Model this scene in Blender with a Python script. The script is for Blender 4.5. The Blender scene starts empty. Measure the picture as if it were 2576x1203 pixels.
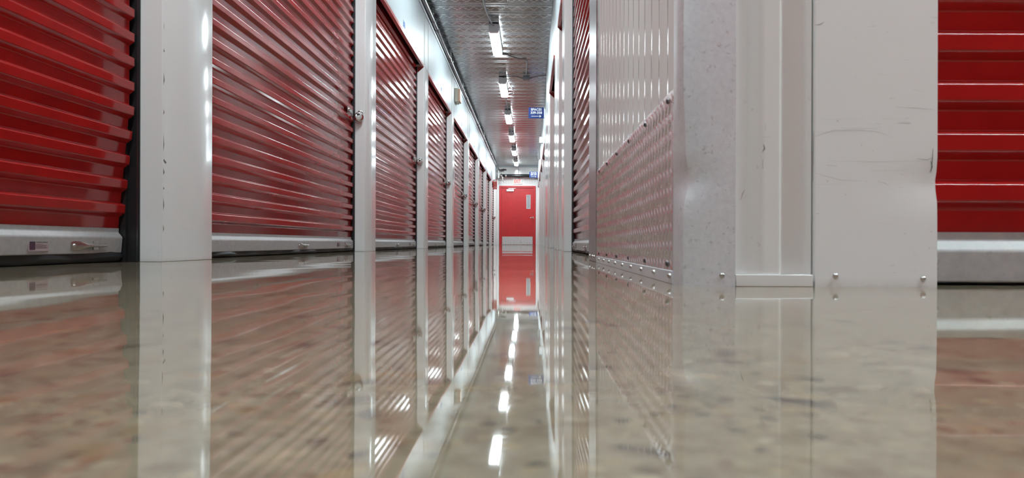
import bpy, bmesh, math, random
from mathutils import Vector, Matrix

random.seed(7)
SC = bpy.context.scene
COL = SC.collection

# ------------------------------------------------------------------ camera, world, exposure
F_PX, VPX, VPY, CAM_H = 1870.0, 1332.0, 612.0, 0.066
cam_d = bpy.data.cameras.new('camera')
cam = bpy.data.objects.new('camera', cam_d)
COL.objects.link(cam)
cam.location = (0, 0, CAM_H)
cam_d.sensor_width = 36.0
cam_d.lens = F_PX / 2576 * 36.0
cam_d.shift_x = -(VPX - 1288) / 2576
cam_d.shift_y = (VPY - 601.5) / 2576
cam_d.clip_start = 0.02
cam.matrix_world = (Matrix.Translation((0, 0, CAM_H)) @ Matrix.Rotation(math.radians(90), 4, 'X')
                    @ Matrix.Rotation(math.radians(0.17), 4, 'Z'))
cam_d.dof.use_dof = True
cam_d.dof.focus_distance = 6.0
cam_d.dof.aperture_fstop = 11.0
SC.camera = cam

w = bpy.data.worlds.new('world')
SC.world = w
w.use_nodes = True
w.node_tree.nodes['Background'].inputs[0].default_value = (0.75, 0.8, 0.85, 1)
w.node_tree.nodes['Background'].inputs[1].default_value = 0.10

SC.view_settings.view_transform = 'Standard'
SC.view_settings.look = 'None'
SC.view_settings.exposure = 0.22
SC.view_settings.gamma = 1.0
SC.view_settings.use_curve_mapping = False
SC.cycles.max_bounces = 10
SC.cycles.diffuse_bounces = 5
SC.cycles.glossy_bounces = 6
SC.cycles.use_denoising = True
SC.cycles.sample_clamp_indirect = 8.0
LAMP = 66.0            # strength of the tubes' diffusers

# ------------------------------------------------------------------ materials
class NT:
    def __init__(s, name):
        s.m = bpy.data.materials.new(name)
        s.m.use_nodes = True
        s.t = s.m.node_tree
        s.b = s.t.nodes['Principled BSDF']
        s.pos = s.t.nodes.new('ShaderNodeNewGeometry').outputs['Position']
    def n(s, typ, **kw):
        nd = s.t.nodes.new(typ)
        for k, v in kw.items():
            setattr(nd, k, v)
        return nd
    def l(s, a, b):
        s.t.links.new(a, b)
    def math(s, op, a, b=None, c=None, clamp=False):
        nd = s.n('ShaderNodeMath', operation=op)
        nd.use_clamp = clamp
        for i, v in enumerate((a, b, c)):
            if v is None:
                continue
            if isinstance(v, (int, float)):
                nd.inputs[i].default_value = v
            else:
                s.l(v, nd.inputs[i])
        return nd.outputs[0]
    def scaled(s, v):
        nd = s.n('ShaderNodeVectorMath', operation='MULTIPLY')
        s.l(s.pos, nd.inputs[0])
        nd.inputs[1].default_value = v
        return nd.outputs[0]
    def noise(s, scale, detail=2, rough=0.5, vec=None):
        nd = s.n('ShaderNodeTexNoise')
        nd.inputs['Scale'].default_value = scale
        nd.inputs['Detail'].default_value = detail
        nd.inputs['Roughness'].default_value = rough
        s.l(vec if vec is not None else s.pos, nd.inputs['Vector'])
        return nd.outputs[0]
    def ramp(s, fac, stops, interp='LINEAR'):
        nd = s.n('ShaderNodeValToRGB')
        cr = nd.color_ramp
        cr.interpolation = interp
        while len(cr.elements) < len(stops):
            cr.elements.new(0.5)
        for e, (p, c) in zip(cr.elements, stops):
            e.position = p
            e.color = (*c, 1) if len(c) == 3 else c
        s.l(fac, nd.inputs[0])
        return nd.outputs[0]
    def mix(s, fac, a, b, mode='MIX'):
        nd = s.n('ShaderNodeMix', data_type='RGBA', blend_type=mode)
        for i, v in ((0, fac), (6, a), (7, b)):
            if isinstance(v, (int, float)):
                nd.inputs[i].default_value = v
            elif isinstance(v, tuple):
                nd.inputs[i].default_value = (*v, 1)
            else:
                s.l(v, nd.inputs[i])
        return nd.outputs[2]
    def bump(s, h, dist, strength=1.0, prev=None):
        nd = s.n('ShaderNodeBump')
        nd.inputs['Strength'].default_value = strength
        nd.inputs['Distance'].default_value = dist
        s.l(h, nd.inputs['Height'])
        if prev is not None:
            s.l(prev, nd.inputs['Normal'])
        return nd.outputs[0]
    def set(s, **kw):
        for k, v in kw.items():
            k = k.replace('_', ' ')
            inp = s.b.inputs[k]
            if isinstance(v, (int, float)):
                inp.default_value = v
            elif isinstance(v, tuple):
                inp.default_value = (*v, 1) if len(v) == 3 else v
            else:
                s.l(v, inp)
        return s.m

def plain(name, col, rough=0.5, metal=0.0, **kw):
    t = NT(name)
    return t.set(Base_Color=col, Roughness=rough, Metallic=metal, **kw)

def mat_red(name, col, wave=0.0006, rough=0.24):
    t = NT(name)
    n1 = t.noise(2.2, 2)
    n2 = t.noise(9.0, 3, 0.6)
    base = t.mix(t.ramp(n2, [(0.35, (0, 0, 0)), (0.75, (1, 1, 1))]), col, tuple(c * 0.82 for c in col))
    sc = t.noise(30, 4, 0.7, t.scaled((0.4, 0.4, 5)))
    base = t.mix(t.math('MULTIPLY', t.ramp(sc, [(0.77, (0, 0, 0)), (0.80, (1, 1, 1))]), 0.2), base, (0.45, 0.16, 0.14))
    r = t.math('MULTIPLY_ADD', n2, 0.14, rough - 0.07)
    return t.set(Base_Color=base, Roughness=r, Normal=t.bump(n1, wave))

def mat_white(name, col=(0.70, 0.71, 0.70), rough=0.26, wave=0.004, dirt=0.5):
    t = NT(name)
    n1 = t.noise(2.6, 1.5, 0.4, t.scaled((1, 1, 0.6)))
    base = t.mix(t.math('MULTIPLY', t.noise(14, 4, 0.7), 0.12), col, tuple(c * 0.8 for c in col))
    # scuffs: short dark horizontal strokes, denser near cart height
    sc = t.noise(9, 5, 0.75, t.scaled((1.2, 1.2, 9)))
    sep = t.n('ShaderNodeSeparateXYZ')
    t.l(t.pos, sep.inputs[0])
    low = t.ramp(sep.outputs[2], [(0.0, (1, 1, 1)), (0.25, (1, 1, 1)), (0.6, (0, 0, 0))])
    m = t.math('MULTIPLY', t.ramp(sc, [(0.66, (0, 0, 0)), (0.72, (1, 1, 1))]), low)
    base = t.mix(t.math('MULTIPLY', m, dirt * 0.8), base, (0.27, 0.25, 0.22))
    sp = t.noise(75, 3, 0.6)
    m2 = t.math('MULTIPLY', t.ramp(sp, [(0.70, (0, 0, 0)), (0.76, (1, 1, 1))]), low)
    base = t.mix(t.math('MULTIPLY', m2, dirt), base, (0.30, 0.26, 0.20))
    foot = t.ramp(sep.outputs[2], [(0.0, (1, 1, 1)), (0.014, (0, 0, 0))])
    gr = t.math('MULTIPLY', t.math('MULTIPLY', foot, 0.8), t.noise(60, 4, 0.7))
    base = t.mix(t.math('MULTIPLY', gr, dirt), base, (0.33, 0.26, 0.18))
    return t.set(Base_Color=base, Roughness=rough, Normal=t.bump(n1, wave))

def mat_galv(name, lo=(0.36, 0.37, 0.38), hi=(0.55, 0.56, 0.57), rough=0.34, metal=0.85, scale=35, wave=0.002):
    t = NT(name)
    n = t.noise(scale, 4, 0.65)
    base = t.ramp(n, [(0.3, lo), (0.7, hi)])
    st = t.noise(120, 3, 0.6)
    base = t.mix(t.math('MULTIPLY', t.ramp(st, [(0.62, (0, 0, 0)), (0.72, (1, 1, 1))]), 0.35), base, (0.16, 0.15, 0.14))
    r = t.math('MULTIPLY_ADD', n, 0.2, rough - 0.1)
    return t.set(Base_Color=base, Roughness=r, Metallic=metal, Normal=t.bump(t.noise(3.0, 2), wave))

def mat_floor():
    t = NT('polished_concrete')
    v2 = t.scaled((1, 1, 0))
    w1 = t.n('ShaderNodeTexVoronoi')
    w1.inputs['Scale'].default_value = 125
    w1.inputs['Randomness'].default_value = 1.0
    wob = t.n('ShaderNodeTexNoise')
    wob.inputs['Scale'].default_value = 60
    t.l(v2, wob.inputs['Vector'])
    add = t.n('ShaderNodeVectorMath', operation='MULTIPLY_ADD')
    t.l(wob.outputs['Color'], add.inputs[0])
    add.inputs[1].default_value = (0.012, 0.012, 0)
    t.l(v2, add.inputs[2])
    t.l(add.outputs[0], w1.inputs['Vector'])
    sep = t.n('ShaderNodeSeparateColor')
    t.l(w1.outputs['Color'], sep.inputs[0])
    stones = t.ramp(sep.outputs[0], [
        (0.0, (0.10, 0.10, 0.105)), (0.10, (0.17, 0.14, 0.125)), (0.20, (0.30, 0.22, 0.16)),
        (0.32, (0.38, 0.31, 0.24)), (0.5, (0.46, 0.40, 0.32)), (0.70, (0.54, 0.47, 0.36)), (0.86, (0.60, 0.49, 0.33)), (0.95, (0.72, 0.66, 0.55))])
    cement = t.ramp(t.noise(45, 5, 0.75, v2), [(0.3, (0.28, 0.245, 0.19)), (0.5, (0.47, 0.425, 0.345)), (0.7, (0.56, 0.51, 0.42))])
    keep = t.math('MULTIPLY', t.ramp(sep.outputs[1], [(0.30, (0, 0, 0)), (0.50, (1, 1, 1))]),
                  t.ramp(w1.outputs['Distance'], [(0.30, (1, 1, 1)), (0.70, (0, 0, 0))]))
    base = t.mix(t.math('MULTIPLY', keep, 0.75), cement, stones)
    wob2 = t.n('ShaderNodeTexNoise')
    wob2.inputs['Scale'].default_value = 38
    wob2.inputs['Detail'].default_value = 4
    t.l(v2, wob2.inputs['Vector'])
    add2 = t.n('ShaderNodeVectorMath', operation='MULTIPLY_ADD')
    t.l(wob2.outputs['Color'], add2.inputs[0])
    add2.inputs[1].default_value = (0.045, 0.045, 0)
    t.l(v2, add2.inputs[2])
    big = t.n('ShaderNodeTexVoronoi')
    big.inputs['Scale'].default_value = 38
    t.l(add2.outputs[0], big.inputs['Vector'])
    sb = t.n('ShaderNodeSeparateColor')
    t.l(big.outputs['Color'], sb.inputs[0])
    kb = t.math('MULTIPLY', t.ramp(sb.outputs[1], [(0.50, (0, 0, 0)), (0.60, (1, 1, 1))]),
                t.ramp(big.outputs['Distance'], [(0.16, (1, 1, 1)), (0.48, (0, 0, 0))]))
    bc = t.ramp(sb.outputs[0], [(0.0, (0.07, 0.07, 0.085)), (0.35, (0.18, 0.14, 0.12)), (0.55, (0.42, 0.29, 0.16)), (0.8, (0.58, 0.44, 0.26)), (1.0, (0.68, 0.60, 0.46))])
    base = t.mix(t.math('MULTIPLY', kb, 0.9), base, bc)
    base = t.mix(1.0, base, (0.50, 0.455, 0.385), 'MULTIPLY')
    haze = t.noise(1.4, 3, 0.6, v2)
    base = t.mix(t.math('MULTIPLY', haze, 0.25), base, (0.25, 0.225, 0.18))
    # the slab is not flat: long gentle waves, longest across the aisle
    h1 = t.noise(1.0, 1.5, 0.45, t.scaled((1.0, 1.0, 0)))
    h2 = t.noise(1.0, 1, 0.4, t.scaled((3.2, 2.6, 0)))
    nb = t.bump(h1, 0.0032)
    nb = t.bump(h2, 0.0010, prev=nb)
    rough = t.math('MULTIPLY_ADD', t.noise(5, 4, 0.6, v2), 0.03, 0.012, clamp=True)
    return t.set(Base_Color=base, Roughness=rough, IOR=1.52, Normal=nb)

def mat_deck():
    t = NT('galvanised_roof_deck')
    sep = t.n('ShaderNodeSeparateXYZ')
    t.l(t.pos, sep.inputs[0])
    X, Y = sep.outputs[0], sep.outputs[1]
    P = 0.305
    fy = t.math('FRACT', t.math('DIVIDE', t.math('ADD', Y, 30.5), P))          # 0..1 over one sheet
    v = t.math('DIVIDE', t.math('SUBTRACT', fy, 0.05), 0.48)                  # 0..1 over the slotted pan
    inside = t.math('MULTIPLY', t.math('GREATER_THAN', v, 0.04), t.math('LESS_THAN', v, 0.96))
    u0 = t.math('FRACT', t.math('DIVIDE', t.math('ADD', X, 20), 0.131))
    u = t.math('MULTIPLY', t.math('ABSOLUTE', t.math('SUBTRACT', u0, 0.5)), 2)
    rows = t.math('FRACT', t.math('MULTIPLY', v, 3))
    band = t.math('LESS_THAN', t.math('ABSOLUTE', t.math('SUBTRACT', rows, 0.5)), 0.29)
    vq = t.math('DIVIDE', t.math('ADD', t.math('FLOOR', t.math('MULTIPLY', v, 3)), 0.5), 3)
    off = t.math('ABSOLUTE', t.math('SUBTRACT', u, vq))
    slot = t.math('MULTIPLY', t.math('MULTIPLY', inside, band), t.math('GREATER_THAN', off, 0.19))
    n = t.noise(28, 4, 0.65)
    base = t.ramp(n, [(0.3, (0.34, 0.35, 0.36)), (0.7, (0.56, 0.57, 0.58))])
    base = t.mix(slot, base, (0.05, 0.05, 0.055))
    r = t.math('MULTIPLY_ADD', n, 0.18, 0.12)
    nb = t.bump(t.noise(5, 2), 0.0010)
    nb = t.bump(slot, 0.0015, prev=nb)
    nb.node.invert = True
    return t.set(Base_Color=base, Roughness=r, Metallic=0.9, Normal=nb)

def emis(name, col, s, base=(0.8, 0.8, 0.8)):
    t = NT(name)
    return t.set(Base_Color=base, Roughness=0.4, Emission_Color=col, Emission_Strength=s)

M = {}
M['red'] = mat_red('red_curtain_paint', (0.37, 0.013, 0.012), rough=0.12)
M['redtrim'] = mat_red('red_trim_paint', (0.33, 0.055, 0.05), rough=0.35)
M['reddoor'] = mat_red('red_door_paint', (0.52, 0.022, 0.026), rough=0.38)
M['white'] = mat_white('white_steel_paint', (0.80, 0.81, 0.80), rough=0.15, wave=0.003)
M['wall'] = mat_white('white_wall_panel', (0.33, 0.37, 0.385), rough=0.42, wave=0.004, dirt=0.35)
M['rib'] = mat_white('white_ribbed_sheet', (0.76, 0.76, 0.74), rough=0.10, wave=0.002, dirt=0.3)
M['galv'] = mat_galv('galvanised_steel')
M['galvd'] = mat_galv('dull_galvanised_steel', (0.66, 0.69, 0.72), (0.76, 0.79, 0.82), rough=0.42, metal=0.35, scale=110)
M['bar'] = mat_galv('bottom_bar_steel', (0.37, 0.36, 0.36), (0.47, 0.455, 0.445), rough=0.62, metal=0.3, scale=60)
M['tread'] = mat_galv('tread_plate_aluminium', (0.80, 0.78, 0.78), (0.92, 0.90, 0.91), rough=0.25, metal=0.85)
M['kick'] = mat_galv('brushed_kick_plate', (0.5, 0.5, 0.5), (0.75, 0.75, 0.75), rough=0.42, metal=0.7, scale=18)
M['black'] = plain('black_rubber_and_gap_shade', (0.012, 0.012, 0.013), 0.55)
M['track'] = plain('dark_guide_track', (0.012, 0.012, 0.013), 0.4)
M['pipe'] = plain('dark_steel_pipe', (0.14, 0.14, 0.15), 0.3, 0.9)
M['bpipe'] = plain('black_painted_pipe', (0.012, 0.012, 0.014), 0.22)
M['chrome'] = plain('bright_steel', (0.62, 0.62, 0.61), 0.2, 1.0)
M['zinc'] = mat_galv('zinc_plated_steel', (0.45, 0.45, 0.43), (0.62, 0.62, 0.6), rough=0.3, metal=0.95)
M['blue'] = plain('blue_sign_face', (0.006, 0.028, 0.16), 0.35)
M['bluetext'] = plain('blue_number_print', (0.02, 0.10, 0.45), 0.5)
M['signwhite'] = plain('white_sign_print', (0.85, 0.87, 0.88), 0.4)
M['signred'] = plain('red_sign_face', (0.62, 0.03, 0.015), 0.4)
M['beige'] = plain('beige_plastic', (0.66, 0.62, 0.50), 0.45)
M['peach'] = plain('peach_plastic_cover', (0.80, 0.48, 0.33), 0.45)
M['sticker'] = plain('pinkish_sticker_paper', (0.36, 0.27, 0.28), 0.5)
M['stickerd'] = plain('dark_sticker_print', (0.07, 0.03, 0.05), 0.5)
M['housing'] = plain('pale_lamp_housing', (0.62, 0.64, 0.66), 0.45)
M['lamp'] = emis('lit_tube_diffuser', (0.84, 0.96, 1.0), LAMP)
M['lampnear'] = emis('lit_tube_diffuser_bright', (0.84, 0.96, 1.0), LAMP * 1.3)
M['lampside'] = emis('lit_tube_diffuser_side', (0.79, 0.97, 1.0), LAMP * 2.4)
M['lampend'] = emis('lit_tube_diffuser_end', (0.84, 0.96, 1.0), LAMP * 2.0)
M['exitface'] = emis('lit_exit_face', (1.0, 0.90, 0.80), 0.12, (0.6, 0.55, 0.5))
M['exitred'] = emis('lit_exit_letters', (1.0, 0.02, 0.04), 0.35, (0.6, 0.01, 0.02))
M['floor'] = mat_floor()
M['deck'] = mat_deck()
M['glass'] = plain('wired_door_glass', (0.30, 0.33, 0.35), 0.08)
M['conduit'] = plain('grey_conduit', (0.42, 0.43, 0.44), 0.3, 0.85)

# ------------------------------------------------------------------ mesh helpers
class MB:
    def __init__(s):
        s.v, s.f, s.sm = [], [], []
    def poly(s, pts, smooth=False):
        i = len(s.v)
        s.v += [tuple(p) for p in pts]
        s.f.append(list(range(i, i + len(pts))))
        s.sm.append(smooth)
    def box(s, x0, x1, y0, y1, z0, z1):
        i = len(s.v)
        s.v += [(x, y, z) for x in (x0, x1) for y in (y0, y1) for z in (z0, z1)]
        for q in ((0, 1, 3, 2), (4, 6, 7, 5), (0, 4, 5, 1), (2, 3, 7, 6), (0, 2, 6, 4), (1, 5, 7, 3)):
            s.f.append([i + k for k in q]); s.sm.append(False)
        return s
    def strip(s, prof, mapf, a0, a1, smooth=True, cuts=1):
        """sweep an open profile (list of 2-tuples) from a0 to a1; mapf(a, p) -> xyz"""
        i = len(s.v)
        n = len(prof)
        for c in range(cuts + 1):
            a = a0 + (a1 - a0) * c / cuts
            s.v += [tuple(mapf(a, p)) for p in prof]
        for c in range(cuts):
            for k in range(n - 1):
                s.f.append([i + c * n + k, i + c * n + k + 1, i + (c + 1) * n + k + 1, i + (c + 1) * n + k]); s.sm.append(smooth)
        return s
    def prism(s, prof, mapf, a0, a1):
        i = len(s.v); n = len(prof)
        s.v += [tuple(mapf(a0, p)) for p in prof] + [tuple(mapf(a1, p)) for p in prof]
        for k in range(n):
            s.f.append([i + k, i + (k + 1) % n, i + n + (k + 1) % n, i + n + k]); s.sm.append(False)
        s.f.append(list(range(i + n - 1, i - 1, -1))); s.sm.append(False)
        s.f.append(list(range(i + n, i + 2 * n))); s.sm.append(False)
        return s
    def tube(s, pts, r, n=12, cap=True):
        pts = [Vector(p) for p in pts]
        i = len(s.v)
        rs = r if isinstance(r, (list, tuple)) else [r] * len(pts)
        up = None
        for k, p in enumerate(pts):
            d = (pts[min(k + 1, len(pts) - 1)] - pts[max(k - 1, 0)]).normalized()
            if up is None:
                up = Vector((0, 0, 1)) if abs(d.z) < 0.9 else Vector((1, 0, 0))
            a = d.cross(up).normalized(); b = a.cross(d).normalized(); up = b
            for j in range(n):
                t = 2 * math.pi * j / n
                s.v.append(tuple(p + (a * math.cos(t) + b * math.sin(t)) * rs[k]))
        for k in range(len(pts) - 1):
            for j in range(n):
                s.f.append([i + k * n + j, i + k * n + (j + 1) % n, i + (k + 1) * n + (j + 1) % n, i + (k + 1) * n + j]); s.sm.append(True)
        if cap:
            s.f.append([i + j for j in range(n)][::-1]); s.sm.append(False)
            e = i + (len(pts) - 1) * n
            s.f.append([e + j for j in range(n)]); s.sm.append(False)
        return s
    def dome(s, c, axis, r, h, n=12):
        """a rounded screw or bolt head standing on c along axis"""
        c = Vector(c); ax = Vector(axis).normalized()
        ks = 4
        pts, rs = [], []
        for k in range(ks + 1):
            t = math.pi / 2 * k / ks
            pts.append(c + ax * (h * math.sin(t))); rs.append(max(r * math.cos(t), r * 0.03))
        return s.tube(pts, rs, n)
    def build(s, name, mat, parent=None, loc=None, fix=True, sharp=40, solid=0, bevel=0):
        me = bpy.data.meshes.new(name)
        me.from_pydata(s.v, [], s.f)
        for p, q in zip(me.polygons, s.sm):
            p.use_smooth = q
        if fix:
            b = bmesh.new(); b.from_mesh(me)
            bmesh.ops.remove_doubles(b, verts=b.verts, dist=1e-6)
            bmesh.ops.recalc_face_normals(b, faces=b.faces)
            b.to_mesh(me); b.free()
        me.set_sharp_from_angle(angle=math.radians(sharp))
        me.materials.append(mat)
        o = bpy.data.objects.new(name, me)
        COL.objects.link(o)
        if parent is not None:
            o.parent = parent
        if loc:
            o.location = loc
        if solid:
            md = o.modifiers.new('sheet', 'SOLIDIFY'); md.thickness = solid; md.offset = -1
            es_ = o.modifiers.new('split', 'EDGE_SPLIT'); es_.split_angle = math.radians(44)
        if bevel:
            md = o.modifiers.new('edge', 'BEVEL'); md.width = bevel; md.segments = 2; md.limit_method = 'ANGLE'
        return o

def tag(o, label, cat, group=None, kind=None):
    o['label'] = label
    o['category'] = cat
    if group: o['group'] = group
    if kind: o['kind'] = kind
    if o.name.startswith('roller_door'): o['kind'] = 'thing'
    return o
def struct(o):
    o['kind'] = 'structure'
    return o
def empty(name, loc=(0, 0, 0), rz=0.0):
    o = bpy.data.objects.new(name, None)
    COL.objects.link(o)
    o.location = loc; o.rotation_euler = (0, 0, rz)
    o.empty_display_size = 0.1
    return o
def copy_tree(o, parent=None):
    c = o.copy(); COL.objects.link(c)
    c.parent = parent
    for ch in list(o.children):
        copy_tree(ch, c)
    return c
def text_mesh(name, body, size, mat, parent, loc, rot, extrude=0.0008, align='CENTER', bold=0.0, sx=1.0):
    cu = bpy.data.curves.new(name + '_curve', 'FONT')
    cu.body = body; cu.size = size; cu.extrude = extrude; cu.align_x = align; cu.align_y = 'CENTER'; cu.offset = bold
    tmp = bpy.data.objects.new('tmp_text', cu)
    COL.objects.link(tmp)
    bpy.context.view_layer.update()
    me = bpy.data.meshes.new_from_object(tmp.evaluated_get(bpy.context.evaluated_depsgraph_get()))
    bpy.data.objects.remove(tmp)
    me.materials.clear(); me.materials.append(mat)
    o = bpy.data.objects.new(name, me)
    COL.objects.link(o)
    o.parent = parent; o.location = loc; o.rotation_euler = rot; o.scale = (sx, 1, 1)
    return o
def rounded(pts, r, segs=3):
    """round the inner corners of an open polyline, keeping a short run-in so the flats stay flat"""
    out = [pts[0]]
    for a, b, c in zip(pts, pts[1:], pts[2:]):
        A, B, C_ = Vector(a), Vector(b), Vector(c)
        ra = min(r, (A - B).length * 0.45, (C_ - B).length * 0.45)
        p0 = B + (A - B).normalized() * ra; p1 = B + (C_ - B).normalized() * ra
        out.append(tuple(B + (A - B).normalized() * (ra * 1.08)))
        for k in range(segs + 1):
            t = k / segs
            q = p0 * (1 - t) ** 2 + B * 2 * t * (1 - t) + p1 * t * t
            out.append(tuple(q))
        out.append(tuple(B + (C_ - B).normalized() * (ra * 1.08)))
    out.append(pts[-1])
    return out

# ------------------------------------------------------------------ dimensions
WL = 1.225                      # left wall plane at x = -WL
WR = 0.270                      # right wall plane
WF = 0.305                      # right wall plane past the side aisle
CEIL = 2.886
HEAD = 2.096                    # door heads
TOPL = 2.726                    # top edge of the left wall panels
D_END = 27.2
PITCH, C0, PIL = 3.048, 2.48, 0.39
REC = 0.078                     # depth of the door recesses
PHI = math.pi / 2

# ------------------------------------------------------------------ room shell
m = MB(); m.poly([(-2.0, -9, 0), (7.5, -9, 0), (7.5, 29, 0), (-2.0, 29, 0)])
struct(m.build('floor', M['floor'], fix=False))

prof = []
y = -9.15   # a whole number of sheets from the origin
k0 = 0
while y < 28.0:
    for dy, dz in ((0, 0), (0.176, 0), (0.182, 0.034), (0.198, 0.034), (0.206, 0.0), (0.222, 0.0), (0.228, 0.022),
                   (0.250, 0.022), (0.256, 0.0), (0.270, 0.0), (0.278, 0.034), (0.292, 0.034), (0.299, 0.0)):
        prof.append((y + dy, CEIL + dz))
    y += 0.305
m = MB(); m.strip(prof, lambda a, p: (a, p[0], p[1]), -2.0, 7.5, smooth=False)
m.poly([(-2.0, -9.2, CEIL + .06), (7.5, -9.2, CEIL + .06), (7.5, 28.4, CEIL + .06), (-2.0, 28.4, CEIL + .06)])
struct(m.build('ceiling', M['deck'], fix=False))

# left wall: panels over the doors, and a closure added behind the doors to keep the units dark
m = MB()
m.box(-WL - 0.02, -WL, -9, D_END, HEAD + 0.03, TOPL)
m.box(-1.62, -1.60, -9, D_END, 0, CEIL + .03)
struct(m.build('wall_left', M['wall'], bevel=0.002))
ntrim = [0]
def trim(mb, mat='white', **kw):
    ntrim[0] += 1
    return struct(mb.build('trim_%d' % ntrim[0], M[mat], **kw))
cl = [C0 + PITCH * i for i in range(9)]
for i in range(-3, 9):
    c = C0 + PITCH * i
    far = c + PIL if i < 8 else D_END
    m = MB()
    # folded jamb: return face, corridor face with a shallow fold, far return
    m.prism([(-1.55, c), (-WL - 0.002, c), (-WL, c + 0.004), (-WL, far - 0.004), (-WL - 0.002, far), (-1.55, far)],
            lambda a, p: (p[0], p[1], a), 0.0, HEAD + 0.03)
    m.box(-WL, -WL + 0.004, c + 0.02, c + 0.05, HEAD + 0.035, TOPL)
    if i < 8:
        m.box(-WL, -WL + 0.003, far - 0.04, far - 0.02, HEAD + 0.035, TOPL)
    trim(m, bevel=0.003)
# wall top channel and black boxes standing in for the shade of the slot above
m = MB(); m.box(-WL - 0.05, -WL + 0.012, -9, D_END, TOPL + 0.001, TOPL + 0.03)
trim(m, 'galvd')
m = MB(); m.box(-WL - 0.06, -WL - 0.03, -9, D_END, TOPL + 0.031, CEIL); m.box(-1.60, -WL - 0.06, -9, D_END, TOPL + 0.031, TOPL + 0.05)
trim(m, 'black')

# end wall: ribbed white sheet round the exit door
def rib_profile(a0, a1, pitch=0.085, h=0.010, base=0.0):
    pts = []
    a = a0
    while a < a1:
        for da, dz in ((0, 0), (0.052, 0), (0.058, h), (0.074, h), (0.080, 0)):
            if a + da <= a1:
                pts.append((a + da, base + dz))
        a += pitch
    pts.append((a1, base))
    return pts
DX0, DX1, DTOP = -1.105, 0.218, 2.158
m = MB()
m.strip(rib_profile(-1.6, 0.6), lambda a, p: (p[0], D_END - p[1], a), DTOP + 0.05, CEIL + 0.03, smooth=False)
m.strip(rib_profile(-1.6, DX0 - 0.06), lambda a, p: (p[0], D_END - p[1], a), 0, DTOP + 0.05, smooth=False)
m.strip(rib_profile(DX1 + 0.05, 0.6), lambda a, p: (p[0], D_END - p[1], a), 0, DTOP + 0.05, smooth=False)
struct(m.build('wall_end', M['rib'], fix=False, solid=0.004))
m = MB()
m.box(DX0 - 0.075, DX0 - 0.002, D_END - 0.022, D_END - 0.001, 0, DTOP + 0.06)
m.box(DX1 + 0.002, DX1 + 0.075, D_END - 0.022, D_END - 0.001, 0, DTOP + 0.06)
m.box(DX0 - 0.002, DX1 + 0.002, D_END - 0.022, D_END - 0.001, DTOP + 0.002, DTOP + 0.06)
trim(m, 'white', bevel=0.002)
m = MB(); m.box(-1.6, 0.6, D_END - 0.03, D_END - 0.001, CEIL - 0.05, CEIL - 0.001)
trim(m, 'wall')

# right wall: posts, heads
m = MB()
def rpost(m, a, b, w, z1=CEIL):
    m.prism([(w, a + 0.003), (w, b - 0.003), (w + 0.003, b), (w + 0.26, b), (w + 0.26, a), (w + 0.003, a)],
            lambda q, p: (p[0], p[1], q), 0.0, z1)
m.box(WR, WR + 0.02, 2.9, 12.3, HEAD + 0.03, CEIL)
m.box(WR + 0.30, WR + 0.32, 2.9, 12.3, 0, CEIL + .03)  # added closure, keeps the space behind these doors dark
m.box(WF, WF + 0.02, 13.9, D_END, HEAD + 0.03, CEIL)
m.box(WF + 0.30, WF + 0.32, 13.9, D_END, 0, CEIL + .03)  # the same added closure past the side aisle
m.box(WR, 3.0, 12.28, 12.3, 0, CEIL)
m.box(WF, 3.0, 13.9, 13.92, 0, CEIL)
m.box(3.0, 3.02, 12.2, 14.0, 0, CEIL)
struct(m.build('wall_right', M['wall'], bevel=0.002))
for a, b, ww in ((5.87, 6.26, WR), (6.99, 8.14, WR), (10.05, 12.27, WR), (13.93, 15.3, WF), (17.8, 18.2, WF), (20.9, 21.3, WF), (24.0, 24.4, WF), (26.8, D_END, WF)):
    m = MB(); rpost(m, a, b, ww, HEAD + 0.03)
    if b - a > 1:
        for q in (a + 0.39, a + 0.62, a + 0.9):
            if q < b - 0.05:
                m.box(ww - 0.004, ww, q, q + 0.03, 0, HEAD + 0.03)
    trim(m, bevel=0.002)

# near block: ribbed sheet on the corridor side, framed by galvanised corners
BX, BY0, BY1 = 0.237, 1.150, 2.56
m = MB()
m.strip(rib_profile(BY0 + 0.055, BY1 + 0.02, 0.085, 0.007), lambda a, p: (BX + 0.006 - p[1], p[0], a), 0.0, CEIL, smooth=False)
fp = [(0.310, 0.007), (0.338, 0.007), (0.360, 0.0), (0.389, 0.0), (0.392, 0.010), (0.430, 0.010), (0.437, 0.004)]
m.strip(rounded(fp, 0.004, 3), lambda a, p: (p[0], BY0 + p[1], a), 0.018, CEIL, smooth=True)
m.box(BX + 0.012, 0.60, BY0 + 0.03, BY0 + 0.045, 0, CEIL)
m.box(BX + 0.012, BX + 0.03, BY0 + 0.03, 2.9, 0, CEIL)
m.box(BX + 0.012, 0.60, 2.88, 2.9, 0, CEIL)
struct(m.build('wall_corner', M['rib'], fix=False, sharp=50))
m = MB()
zs = [0, .03, .06, .09, .11, .125, .14, .15, .16, .17, .18, .19, .20, .21, .22, .23, .25, .28, .32, .4, .6, 1.0, 1.8, CEIL]
def dent(z):
    return 0.010 * math.exp(-((z - 0.165) / 0.028) ** 2) + 0.004 * math.exp(-((z - 0.225) / 0.05) ** 2)
i0 = 0
cols = 0
for z in zs:
    d = dent(z)
    row = [(BX - 0.002, BY0 + 0.058, z), (BX - 0.003 + d * 0.4, BY0 + 0.03, z), (BX - 0.002 + d, BY0 + 0.006 + d * .5, z), (BX + 0.001 + d, BY0 - 0.001 + d * .6, z),
           (BX + 0.02, BY0 - 0.003 + d * .25, z), (BX + 0.05, BY0 - 0.003, z), (0.3165, BY0 - 0.003, z), (0.3175, BY0 + 0.008, z)]
    cols = len(row)
    m.v += row
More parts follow.
